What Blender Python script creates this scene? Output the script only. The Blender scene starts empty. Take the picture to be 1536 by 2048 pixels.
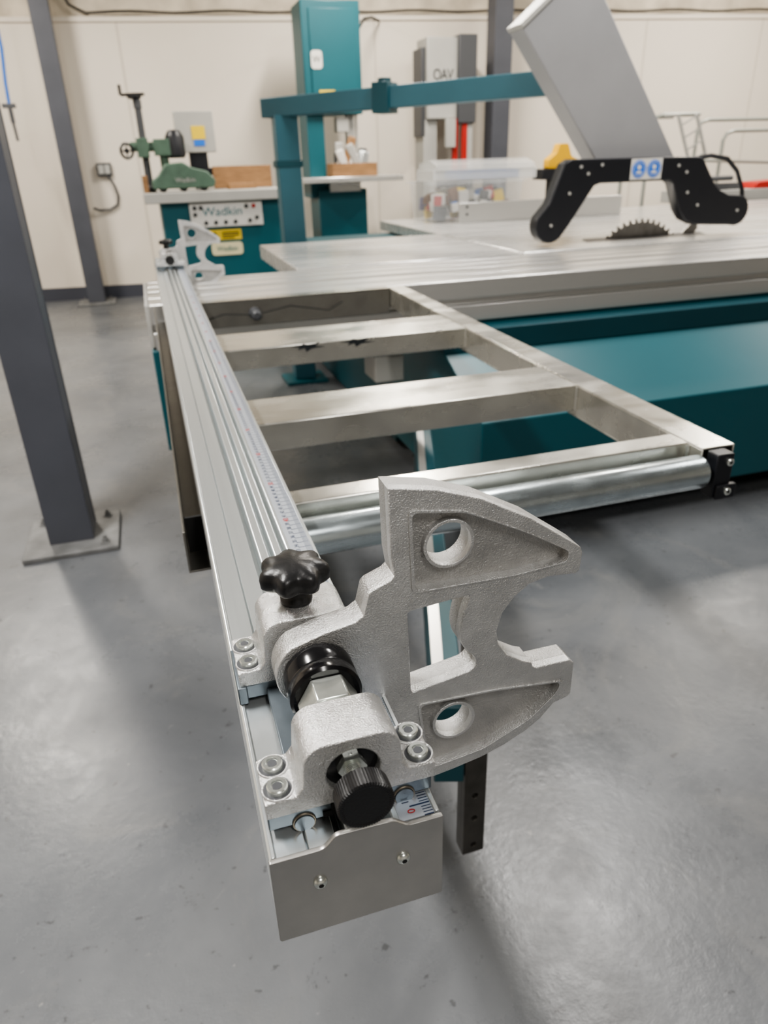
import bpy, bmesh, math, random
from mathutils import Vector as V, Matrix
random.seed(4)
sc=bpy.context.scene
COL=sc.collection
try: sc.view_settings.look='AgX - Medium High Contrast'
except Exception: pass
# ------------------------------------------------------------------ materials
def mat(name,col,rough=.5,metal=0.,bump=0.,bscale=200.,var=0.,vscale=5.,rvar=0.,stretch=None,coat=0.,spec=None,stain=0.,scol=(.1,.08,.05),sscale=9.,bdist=.001):
    m=bpy.data.materials.new(name);m.use_nodes=True
    nt=m.node_tree;b=nt.nodes['Principled BSDF']
    b.inputs['Base Color'].default_value=(*col,1);b.inputs['Roughness'].default_value=rough;b.inputs['Metallic'].default_value=metal
    if coat:b.inputs['Coat Weight'].default_value=coat
    if spec is not None:b.inputs['Specular IOR Level'].default_value=spec
    tc=nt.nodes.new('ShaderNodeTexCoord');mp=nt.nodes.new('ShaderNodeMapping')
    nt.links.new(tc.outputs['Object'],mp.inputs[0])
    if stretch:mp.inputs['Scale'].default_value=stretch
    if var or rvar:
        n=nt.nodes.new('ShaderNodeTexNoise');n.inputs['Scale'].default_value=vscale;n.inputs['Detail'].default_value=6
        nt.links.new(mp.outputs[0],n.inputs['Vector'])
        if var:
            r=nt.nodes.new('ShaderNodeMapRange');r.inputs[1].default_value=.3;r.inputs[2].default_value=.7
            r.inputs[3].default_value=1-var;r.inputs[4].default_value=1+var
            nt.links.new(n.outputs[0],r.inputs[0])
            mx=nt.nodes.new('ShaderNodeVectorMath');mx.operation='SCALE';mx.inputs[0].default_value=col
            nt.links.new(r.outputs[0],mx.inputs['Scale']);out=mx.outputs[0]
            if stain:
                n3=nt.nodes.new('ShaderNodeTexNoise');n3.inputs['Scale'].default_value=sscale;n3.inputs['Detail'].default_value=7;n3.inputs['Roughness'].default_value=.65
                nt.links.new(tc.outputs['Object'],n3.inputs['Vector'])
                r3=nt.nodes.new('ShaderNodeMapRange');r3.inputs[1].default_value=.5;r3.inputs[2].default_value=.75;r3.inputs[3].default_value=0;r3.inputs[4].default_value=stain
                nt.links.new(n3.outputs[0],r3.inputs[0])
                mm=nt.nodes.new('ShaderNodeMix');mm.data_type='RGBA';mm.inputs[7].default_value=(*scol,1)
                nt.links.new(r3.outputs[0],mm.inputs[0]);nt.links.new(out,mm.inputs[6]);out=mm.outputs[2]
            nt.links.new(out,b.inputs['Base Color'])
        if rvar:
            r=nt.nodes.new('ShaderNodeMapRange');r.inputs[1].default_value=.3;r.inputs[2].default_value=.7
            r.inputs[3].default_value=max(.03,rough-rvar);r.inputs[4].default_value=rough+rvar
            nt.links.new(n.outputs[0],r.inputs[0]);nt.links.new(r.outputs[0],b.inputs['Roughness'])
    if bump:
        n2=nt.nodes.new('ShaderNodeTexNoise');n2.inputs['Scale'].default_value=bscale;n2.inputs['Detail'].default_value=3
        nt.links.new(mp.outputs[0],n2.inputs['Vector'])
        bp=nt.nodes.new('ShaderNodeBump');bp.inputs['Strength'].default_value=bump;bp.inputs['Distance'].default_value=bdist
        nt.links.new(n2.outputs[0],bp.inputs['Height']);nt.links.new(bp.outputs[0],b.inputs['Normal'])
    return m
ALU=mat('anodised_aluminium',(.72,.755,.76),.30,.80,bump=.04,bscale=60,stretch=(30,1,30),var=.04,vscale=3)
CAST=mat('cast_aluminium',(.74,.74,.735),.27,.84,bump=.95,bscale=1050,bdist=.0009,var=.06,vscale=60,rvar=.05)
CASTR=mat('cast_aluminium_rough',(.66,.66,.655),.32,.82,bump=.95,bscale=950,bdist=.0009,var=.08,vscale=60,rvar=.06)
CASTP=mat('cast_pocket_shaded',(.47,.465,.455),.42,.80,bump=1.,bscale=800,bdist=.001,var=.12,vscale=50,rvar=.06)  # darker cast tone: the shade of the pockets put into the colour
PLATE=mat('satin_steel_plate',(.45,.44,.42),.34,.85,bump=.06,bscale=300,var=.09,vscale=30,rvar=.07)
CARR=mat('blue_grey_steel',(.16,.19,.215),.42,.7,var=.15,vscale=40)
GALV=mat('galvanised_steel',(.64,.625,.57),.26,.88,bump=.06,bscale=90,var=.09,vscale=7,rvar=.08,stretch=(1,2,2),stain=.28,scol=(.32,.295,.25),sscale=9)
ZINC=mat('zinc_roller',(.55,.62,.65),.25,.88,bump=.03,bscale=60,var=.12,vscale=14,rvar=.08,stretch=(1,6,6),stain=.35,scol=(.25,.26,.26),sscale=22)
BOLT=mat('zinc_bolt',(.72,.75,.71),.24,.85,var=.10,vscale=90)
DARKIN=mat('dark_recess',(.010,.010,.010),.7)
BLK=mat('black_plastic',(.010,.010,.011),.36,0,bump=.15,bscale=500)
BLKG=mat('black_gloss',(.008,.008,.009),.16,0)
BLKP=mat('black_powdercoat',(.010,.011,.015),.42,0,bump=.1,bscale=600)
TEAL=mat('teal_paint',(.008,.096,.120),.42,0,bump=.04,bscale=120,var=.06,vscale=2)
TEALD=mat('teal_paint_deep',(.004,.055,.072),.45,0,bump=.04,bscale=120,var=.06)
SLATE=mat('slate_column_paint',(.080,.085,.102),.42,0,bump=.08,bscale=60,var=.08)
TABLE=mat('ground_iron_table',(.64,.635,.615),.27,.65,var=.04,vscale=3,rvar=.05,bump=.02,bscale=200,stretch=(.5,4,4))
CARRT=mat('carriage_aluminium',(.70,.69,.665),.28,.75,var=.03,vscale=2,stretch=(.2,9,9))
DUCT=mat('grey_duct_paint',(.31,.31,.318),.5,.0,var=.04)
GREYP=mat('light_grey_paint',(.42,.415,.39),.45,0,var=.05)
GREYD=mat('dark_grey_paint',(.07,.073,.08),.45)
GREEN=mat('feeder_green',(.085,.145,.105),.45,0,var=.15,vscale=20)
WOOD=mat('bare_timber',(.30,.165,.075),.6,0,var=.25,vscale=12,stretch=(1,8,8))
RED=mat('red_paint',(.42,.02,.015),.35)
YEL=mat('yellow_plastic',(.75,.42,.01),.4)
YELS=mat('yellow_sticker',(.80,.58,.03),.5)
WHT=mat('white_plastic',(.70,.68,.64),.4)
BLUE=mat('blue_sticker',(.02,.17,.68),.4)
BLUP=mat('blue_plastic',(.03,.14,.48),.35)
INK=mat('printed_ink_and_reflection',(.02,.025,.03),.5)  # print, and the dark reflections painted on the cross bar
REDI=mat('red_ink',(.45,.02,.02),.5)
TEALI=mat('teal_ink',(.01,.15,.18),.5)
BRASS=mat('dull_brown_ring',(.16,.14,.11),.45,.7)
CABLE=mat('dark_cable',(.02,.02,.02),.6)
BLADE=mat('saw_blade_steel',(.27,.26,.245),.35,.8,var=.25,vscale=20)
CLR=mat('clear_plastic',(.85,.87,.88),.10);CLR.node_tree.nodes['Principled BSDF'].inputs['Alpha'].default_value=.13
WALL=mat('cream_wall_paint',(.80,.73,.635),.60,0,bump=.12,bscale=14,var=.035,vscale=1.2)
WALLU=mat('cream_blockwork',(.64,.57,.46),.65,0,bump=.8,bscale=9,var=.2,vscale=5,stain=.6,scol=(.42,.34,.26),sscale=3)
SKIRT=mat('skirting_slate',(.065,.07,.09),.5)
def floormat():
    m=bpy.data.materials.new('painted_concrete');m.use_nodes=True;nt=m.node_tree;b=nt.nodes['Principled BSDF'];L=nt.links.new
    tc=nt.nodes.new('ShaderNodeTexCoord')
    def noise(s,d=6,rough=.55,dist=0.):
        n=nt.nodes.new('ShaderNodeTexNoise');n.inputs['Scale'].default_value=s;n.inputs['Detail'].default_value=d;n.inputs['Roughness'].default_value=rough;n.inputs['Distortion'].default_value=dist
        L(tc.outputs['Object'],n.inputs['Vector']);return n
    def ramp(src,p0,c0,p1,c1):
        r=nt.nodes.new('ShaderNodeValToRGB');L(src,r.inputs[0]);e=r.color_ramp.elements
        e[0].position=p0;e[0].color=(*c0,1);e[1].position=p1;e[1].color=(*c1,1);return r.outputs[0]
    def mix(f,a,bc,k=1.):
        mx=nt.nodes.new('ShaderNodeMix');mx.data_type='RGBA';mx.inputs[7].default_value=(*bc,1)
        mf=nt.nodes.new('ShaderNodeMath');mf.operation='MULTIPLY';mf.inputs[1].default_value=k;L(f,mf.inputs[0]);L(mf.outputs[0],mx.inputs[0]);L(a,mx.inputs[6]);return mx.outputs[2]
    W=(1,1,1);K=(0,0,0)
    c=ramp(noise(1.4,8,.64,.5).outputs[0],.36,(.108,.115,.125),.64,(.158,.165,.174))
    c=mix(ramp(noise(2.3,9,.72,1.2).outputs[0],.54,K,.70,W),c,(.205,.203,.196),.5)
    c=mix(ramp(noise(7,9,.8,.5).outputs[0],.64,K,.68,W),c,(.25,.248,.238),.45)
    c=mix(ramp(noise(21,6,.7).outputs[0],.68,K,.71,W),c,(.34,.335,.32),.6)
    c=mix(ramp(noise(5.3,9,.8,.6).outputs[0],.32,W,.36,K),c,(.05,.05,.052),.75)
    c=mix(ramp(noise(36,3,.6).outputs[0],.29,W,.33,K),c,(.05,.05,.052),.6)
    L(c,b.inputs['Base Color'])
    n4=noise(2.4,8,.7);mr=nt.nodes.new('ShaderNodeMapRange');mr.inputs[1].default_value=.32;mr.inputs[2].default_value=.68;mr.inputs[3].default_value=.20;mr.inputs[4].default_value=.45;L(n4.outputs[0],mr.inputs[0]);L(mr.outputs[0],b.inputs['Roughness'])
    n5=noise(55,5,.65);n6=noise(5,3,.5)
    ad=nt.nodes.new('ShaderNodeMath');ad.operation='MULTIPLY_ADD';ad.inputs[1].default_value=2.;L(n6.outputs[0],ad.inputs[0]);L(n5.outputs[0],ad.inputs[2])
    bp=nt.nodes.new('ShaderNodeBump');bp.inputs['Strength'].default_value=.26;bp.inputs['Distance'].default_value=.003
    L(ad.outputs[0],bp.inputs['Height']);L(bp.outputs[0],b.inputs['Normal'])
    return m
FLOOR=floormat()
def scalemat():
    m=bpy.data.materials.new('printed_scale');m.use_nodes=True;nt=m.node_tree;b=nt.nodes['Principled BSDF'];L=nt.links.new
    b.inputs['Roughness'].default_value=.35;b.inputs['Metallic'].default_value=.5
    tc=nt.nodes.new('ShaderNodeTexCoord');sx=nt.nodes.new('ShaderNodeSeparateXYZ');L(tc.outputs['Object'],sx.inputs[0])
    def M(op,a,bv):
        n=nt.nodes.new('ShaderNodeMath');n.operation=op
        for i,v in enumerate((a,bv)):
            if hasattr(v,'links') or hasattr(v,'is_linked'):L(v,n.inputs[i])
            else:n.inputs[i].default_value=v
        return n.outputs[0]
    def ticks(per,w,x0):
        fr=M('FRACT',M('MULTIPLY',M('ADD',sx.outputs[1],10.),1./per),0.)
        return M('MULTIPLY',M('LESS_THAN',fr,w),M('GREATER_THAN',sx.outputs[0],x0))
    a=ticks(.002,.35,.0045);c=ticks(.01,.11,-.002)
    t=M('MAXIMUM',a,c)
    mx=nt.nodes.new('ShaderNodeMix');mx.data_type='RGBA';mx.inputs[6].default_value=(.50,.535,.59,1);mx.inputs[7].default_value=(.03,.05,.11,1)
    L(t,mx.inputs[0]);L(mx.outputs[2],b.inputs['Base Color'])
    return m
SCALE=scalemat()
# ------------------------------------------------------------------ mesh builder
class B:
    def __init__(s):s.bm=bmesh.new()
    def box(s,x0,x1,y0,y1,z0,z1,mi=0,mx=None):
        c=[(x0,y0,z0),(x1,y0,z0),(x1,y1,z0),(x0,y1,z0),(x0,y0,z1),(x1,y0,z1),(x1,y1,z1),(x0,y1,z1)]
        vs=[s.bm.verts.new((mx@V(p)) if mx else p) for p in c]
        for f in [(0,3,2,1),(4,5,6,7),(0,1,5,4),(1,2,6,5),(2,3,7,6),(3,0,4,7)]:
            s.bm.faces.new([vs[i] for i in f]).material_index=mi
        return s
    def hexa(s,c,mi=0):
        vs=[s.bm.verts.new(p) for p in c]
        for f in [(0,3,2,1),(4,5,6,7),(0,1,5,4),(1,2,6,5),(2,3,7,6),(3,0,4,7)]:
            s.bm.faces.new([vs[i] for i in f]).material_index=mi
        return s
    def prism(s,pts,ax,a,b,mi=0):
        def P(u,v,w):
            return {'y':(u,w,v),'x':(w,u,v),'z':(u,v,w)}[ax]
        n=len(pts);A=[s.bm.verts.new(P(u,v,a)) for u,v in pts];Bq=[s.bm.verts.new(P(u,v,b)) for u,v in pts]
        s.bm.faces.new(A).material_index=mi;s.bm.faces.new(Bq[::-1]).material_index=mi
        for i in range(n):
            j=(i+1)%n;s.bm.faces.new([A[j],A[i],Bq[i],Bq[j]]).material_index=mi
        return s
    def frame(s,p0,p1):
        d=(V(p1)-V(p0)).normalized();a=V((0,0,1)) if abs(d.z)<.9 else V((1,0,0))
        u=d.cross(a).normalized();w=d.cross(u);return d,u,w
    def cyl(s,p0,p1,r0,r1=None,seg=32,mi=0,caps=True):
        r1=r0 if r1 is None else r1;d,u,w=s.frame(p0,p1)
        def ring(p,r):return [s.bm.verts.new(V(p)+(u*math.cos(2*math.pi*i/seg)+w*math.sin(2*math.pi*i/seg))*r) for i in range(seg)]
        a=ring(p0,r0);b=ring(p1,r1)
        for i in range(seg):
            j=(i+1)%seg;s.bm.faces.new([a[i],a[j],b[j],b[i]]).material_index=mi
        if caps:
            s.bm.faces.new(a[::-1]).material_index=mi;s.bm.faces.new(b).material_index=mi
        return s
    def lathe(s,p0,axis,prof,seg=40,mi=0,rad=None):
        d=V(axis).normalized();a=V((0,0,1)) if abs(d.z)<.9 else V((1,0,0));u=d.cross(a).normalized();w=d.cross(u)
        rings=[]
        for r,h in prof:
            rings.append([s.bm.verts.new(V(p0)+d*h+(u*math.cos(t)+w*math.sin(t))*(r*(rad(t,h) if rad else 1))) for t in [2*math.pi*i/seg for i in range(seg)]])
        for a_,b_ in zip(rings,rings[1:]):
            for i in range(seg):
                j=(i+1)%seg;s.bm.faces.new([a_[i],a_[j],b_[j],b_[i]]).material_index=mi
        s.bm.faces.new(rings[0][::-1]).material_index=mi;s.bm.faces.new(rings[-1]).material_index=mi
        return s
    def tube(s,pts,r,seg=12,mi=0):
        pts=[V(p) for p in pts];rings=[]
        u=None
        for i,p in enumerate(pts):
            d=(pts[min(i+1,len(pts)-1)]-pts[max(i-1,0)]).normalized()
            if u is None:
                a=V((0,0,1)) if abs(d.z)<.9 else V((1,0,0));u=d.cross(a).normalized()
            u=(u-d*u.dot(d)).normalized();w=d.cross(u)
            rings.append([s.bm.verts.new(p+(u*math.cos(2*math.pi*k/seg)+w*math.sin(2*math.pi*k/seg))*r) for k in range(seg)])
        for a_,b_ in zip(rings,rings[1:]):
            for k in range(seg):
                j=(k+1)%seg;s.bm.faces.new([a_[k],a_[j],b_[j],b_[k]]).material_index=mi
        s.bm.faces.new(rings[0][::-1]).material_index=mi;s.bm.faces.new(rings[-1]).material_index=mi
        return s
    def torus(s,c,axis,R,r,seg=36,ms=10,mi=0):
        d=V(axis).normalized();a=V((0,0,1)) if abs(d.z)<.9 else V((1,0,0));u=d.cross(a).normalized();w=d.cross(u)
        g=[]
        for i in range(seg):
            t=2*math.pi*i/seg;e=u*math.cos(t)+w*math.sin(t)
            g.append([s.bm.verts.new(V(c)+e*(R+r*math.cos(2*math.pi*k/ms))+d*r*math.sin(2*math.pi*k/ms)) for k in range(ms)])
        for i in range(seg):
            for k in range(ms):
                s.bm.faces.new([g[i][k],g[(i+1)%seg][k],g[(i+1)%seg][(k+1)%ms],g[i][(k+1)%ms]]).material_index=mi
        return s
    def addmesh(s,me):
        s.bm.from_mesh(me);return s
def finish(me_or_b,name,mats,parent=None,bevel=0,seg=2,ang=35,label=None):
    bm=me_or_b.bm
    bmesh.ops.recalc_face_normals(bm,faces=bm.faces)
    me=bpy.data.meshes.new(name)
    xs=[v.co for v in bm.verts];c=V([(min(p[i] for p in xs)+max(p[i] for p in xs))/2 for i in range(3)])
    for v in bm.verts:v.co-=c
    bm.to_mesh(me);bm.free()
    for p in me.polygons:p.use_smooth=True
    me.set_sharp_from_angle(angle=math.radians(ang))
    for m in (mats if isinstance(mats,(list,tuple)) else [mats]):me.materials.append(m)
    o=bpy.data.objects.new(name,me);COL.objects.link(o)
    base=V((0,0,0))
    if parent is not None:
        o.parent=parent;base=wloc(parent)
    o.location=c-base
    if bevel:
        md=o.modifiers.new('bevel','BEVEL');md.width=bevel;md.segments=seg;md.limit_method='ANGLE';md.angle_limit=math.radians(30)
    if label:o['label']=label
    return o
def wloc(o):
    l=o.location.copy()
    while o.parent is not None:
        o=o.parent;l+=o.location
    return l
def thing(name,label,cat,base,group=None):
    o=bpy.data.objects.new(name,None);o.location=base;o.empty_display_size=.05;COL.objects.link(o)
    o['label']=label;o['category']=cat
    if group:o['group']=group
    return o
def curveplate(outline,holes,depth,bev=0.,res=2):
    cu=bpy.data.curves.new('tmpc','CURVE');cu.dimensions='2D';cu.fill_mode='BOTH';cu.extrude=max(depth/2-bev,1e-5);cu.bevel_depth=bev;cu.bevel_resolution=res;cu.offset=-bev
    for pts in [outline]+holes:
        sp=cu.splines.new('POLY');sp.points.add(len(pts)-1)
        for i,(u,v) in enumerate(pts):sp.points[i].co=(u,v,0,1)
        sp.use_cyclic_u=True
    ob=bpy.data.objects.new('tmp',cu);COL.objects.link(ob)
    dg=bpy.context.evaluated_depsgraph_get();me=bpy.data.meshes.new_from_object(ob.evaluated_get(dg))
    bpy.data.objects.remove(ob);bpy.data.curves.remove(cu)
    return me
def xzplate(b,outline,holes,y0,y1,bev=0.,mi=0):
    me=curveplate(outline,holes,abs(y1-y0),bev)
    ym=(y0+y1)/2
    for v in me.vertices:
        u,w,d=v.co;v.co=(u,ym+d,w)
    for p_ in me.polygons:p_.material_index=mi
    b.addmesh(me);bpy.data.meshes.remove(me);return b
def textmesh(body,size,mx,align='CENTER',ext=.0003,sp=1.):
    cu=bpy.data.curves.new('t','FONT');cu.body=body;cu.size=size;cu.extrude=ext;cu.align_x=align;cu.align_y='CENTER';cu.space_character=sp
    ob=bpy.data.objects.new('t',cu);COL.objects.link(ob);dg=bpy.context.evaluated_depsgraph_get()
    me=bpy.data.meshes.new_from_object(ob.evaluated_get(dg));bpy.data.objects.remove(ob);bpy.data.curves.remove(cu)
    me.transform(mx);return me
FACE=Matrix.Rotation(math.radians(90),4,'X')
def text(body,size,loc,m,parent,name='lettering',rot=FACE,ext=.0006,sx=1,sp=1.):
    b=B();me=textmesh(body,size,Matrix.Translation(loc)@rot@Matrix.Diagonal((sx,1,1,1)),ext=ext,sp=sp);b.addmesh(me);bpy.data.meshes.remove(me)
    return finish(b,name,m,parent)
def circ(cx,cy,r,n=40):return [(cx+r*math.cos(2*math.pi*i/n),cy+r*math.sin(2*math.pi*i/n)) for i in range(n)]
def rnd(pts,r,n=4):
    out=[];N=len(pts)
    for i,p in enumerate(pts):
        rr=r[i] if isinstance(r,(list,tuple)) else r
        a=V((*pts[i-1],0));c=V((*pts[(i+1)%N],0));p=V((*p,0))
        if rr<=0:out.append((p.x,p.y));continue
        da=(a-p);dc=(c-p);rr=min(rr,da.length*.45,dc.length*.45)
        A=p+da.normalized()*rr;C=p+dc.normalized()*rr
        for k in range(n+1):
            t=k/n;q=A*(1-t)**2+p*2*t*(1-t)+C*t*t;out.append((q.x,q.y))
    return out
# ------------------------------------------------------------------ room
def struct(o):
    o['kind']='structure';return o
def wy(x):return 8.43-.139*x
b=B();b.box(-4,8.6,-4,9.2,-.1,0);o=struct(finish(b,'floor',FLOOR))
b=B();b.box(-4,8.6,-4,9.2,3.6,3.7);struct(finish(b,'ceiling',mat('ceiling_grey_liner',(.32,.31,.295),.7)))
def slab(x0,x1,z0,z1,off0,off1,bb):
    bb.hexa([(x0,wy(x0)+off0,z0),(x1,wy(x1)+off0,z0),(x1,wy(x1)+off1,z0),(x0,wy(x0)+off1,z0),(x0,wy(x0)+off0,z1),(x1,wy(x1)+off0,z1),(x1,wy(x1)+off1,z1),(x0,wy(x0)+off1,z1)]);return bb
b=slab(-4,8.6,0,2.5,0,.15,B());struct(finish(b,'wall_back',WALL))
b=slab(-4,8.6,2.5,3.6,.03,.15,B());struct(finish(b,'wall_upper',WALLU))
b=slab(-4,8.6,2.49,2.53,-.02,.0,B());struct(finish(b,'trim_1',WALL))
b=slab(-4,8.6,0,.13,-.015,-.001,B());struct(finish(b,'baseboard_back',SKIRT))
SEAM=mat('panel_seam',(.66,.60,.52),.6)
for i,x in enumerate((.02,2.45,5.3,6.6,-2.4)):
    b=slab(x,x+.02,.13,2.49,-.004,-.0005,B());struct(finish(b,'trim_%d'%(i+2),SEAM))
b=B();b.box(-4.15,-4,-4,9.2,0,3.6);struct(finish(b,'wall_left',WALL))
b=B();b.box(8.6,8.75,-4,9.2,0,3.6);struct(finish(b,'wall_right',WALL))
b=B();b.box(-4,8.6,-4.15,-4,0,3.6);struct(finish(b,'wall_front',mat('grey_rear_wall',(.50,.48,.45),.6)))
# ------------------------------------------------------------------ steel columns
def column(cx,cy,w,base,label,zt=3.6):
    t=thing('steel_column',label,'column',(cx,cy,0),'steel building columns')
    b=B();h=w/2;fl=.012
    b.box(cx-h,cx+h,cy-h,cy-h+fl,.02,zt).box(cx-h,cx+h,cy+h-fl,cy+h,.02,zt).box(cx-.006,cx+.006,cy-h+fl,cy+h-fl,.02,zt)
    b.box(cx-h+.002,cx-h+.008,cy-h+fl,cy+h-fl,.02,zt).box(cx+h-.008,cx+h-.002,cy-h+fl,cy+h-fl,.02,zt)
    finish(b,'column_shaft',SLATE,t,.002)
    if base:
        g=mat('column_base_grey',(.17,.172,.172),.55,0,var=.3,vscale=12)
        b=B();b.box(cx-base/2,cx+base/2,cy-base/2,cy+base/2,0,.02);finish(b,'base_plate',g,t,.004)
        for sx in(-1,1):
            for sy in(-1,1):
                if sy<0 and sx<0:continue
                x=cx+sx*base*.36;y=cy+sy*base*.36
                b=B();b.cyl((x,y,.02),(x,y,.024),.018).cyl((x,y,.024),(x,y,.036),.012,seg=6).cyl((x,y,.036),(x,y,.046),.006)
                finish(b,'anchor_bolt',g,t)
    return t
column(-.445,2.67,.155,.33,'dark slate painted steel column bolted to the floor by a square plate')
column(-.60,8.22,.165,.36,'slate painted steel column standing against the cream wall')
column(3.60,7.62,.19,.3,'slate painted steel column behind the grey extraction cabinet')
# ------------------------------------------------------------------ crosscut fence
X0=.010;YE=.272
fen=thing('crosscut_fence','long grooved anodised aluminium fence lying across the outrigger frame','saw fence',(.06,1.6,.868))
def fx(l):return [(X0+x,z) for x,z in l]
prof=fx([(0,.8682),(0,.929),(.0015,.9305),(.0035,.9305),(.0035,.9285),(.021,.9285),(.021,.924),(.0225,.924),(.0225,.9295),(.038,.9295),(.038,.914),(.044,.914),
 (.044,.9325),(.0447,.9335),(.0523,.9335),(.053,.9325),(.053,.918),(.058,.918),(.058,.9325),(.0587,.9335),(.0653,.9335),(.066,.9325),(.066,.915),(.0715,.915),
 (.0715,.9295),(.0725,.9305),(.0965,.9305),(.0965,.932),(.099,.932),(.099,.8682)])
b=B();b.prism(prof,'y',YE+.002,3.05);finish(b,'fence_rail',ALU,fen,.0003,1)
b=B();b.box(X0+.0755,X0+.096,YE+.002,3.05,.9305,.9309);finish(b,'scale_strip',SCALE,fen)
b=B()
RZ=Matrix.Rotation(math.radians(90),4,'Z')
for k in range(1,130):
    if k%10==0:continue
    me=textmesh(str(k%100),.0062,Matrix.Translation((X0+.0825,YE+.004+k*.01,.9311))@RZ,ext=.00005);b.addmesh(me);bpy.data.meshes.remove(me)
o=finish(b,'scale_numerals',mat('blue_ink',(.03,.045,.09),.5),fen);o['kind']='stuff'
text('0',.0065,(X0+.084,YE+.007,.9312),REDI,fen,'red_zero_numeral',rot=RZ,ext=.00005)
b=B()
for k in range(1,20):
    me=textmesh(str(k*10),.0085,Matrix.Translation((X0+.083,YE+.004+k*.1,.9311))@RZ,ext=.00005);b.addmesh(me);bpy.data.meshes.remove(me)
o=finish(b,'red_scale_numerals',REDI,fen);o['kind']='stuff'
ol=rnd([(.0095,.8665),(.1095,.8665),(.1095,.9325),(.088,.9325),(.080,.9395),(.047,.9405),(.040,.9325),(.0095,.9325)],[.002,.002,.001,.003,.003,.003,.003,.001])
b=B();xzplate(b,ol,[],YE-.003,YE,.0004);finish(b,'end_plate',PLATE,fen)
for x,z in((.036,.9075),(.085,.9075)):
    b=B();b.lathe((x,YE-.003,z),(0,-1,0),[(.0042,0),(.0042,.0006),(.0036,.0018),(.0022,.0027),(.0018,.0028)],24)
    b.cyl((x,YE-.0056,z),(x,YE-.0060,z),.0016,seg=6,mi=1);finish(b,'button_screw',[BOLT,DARKIN],fen)
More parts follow.
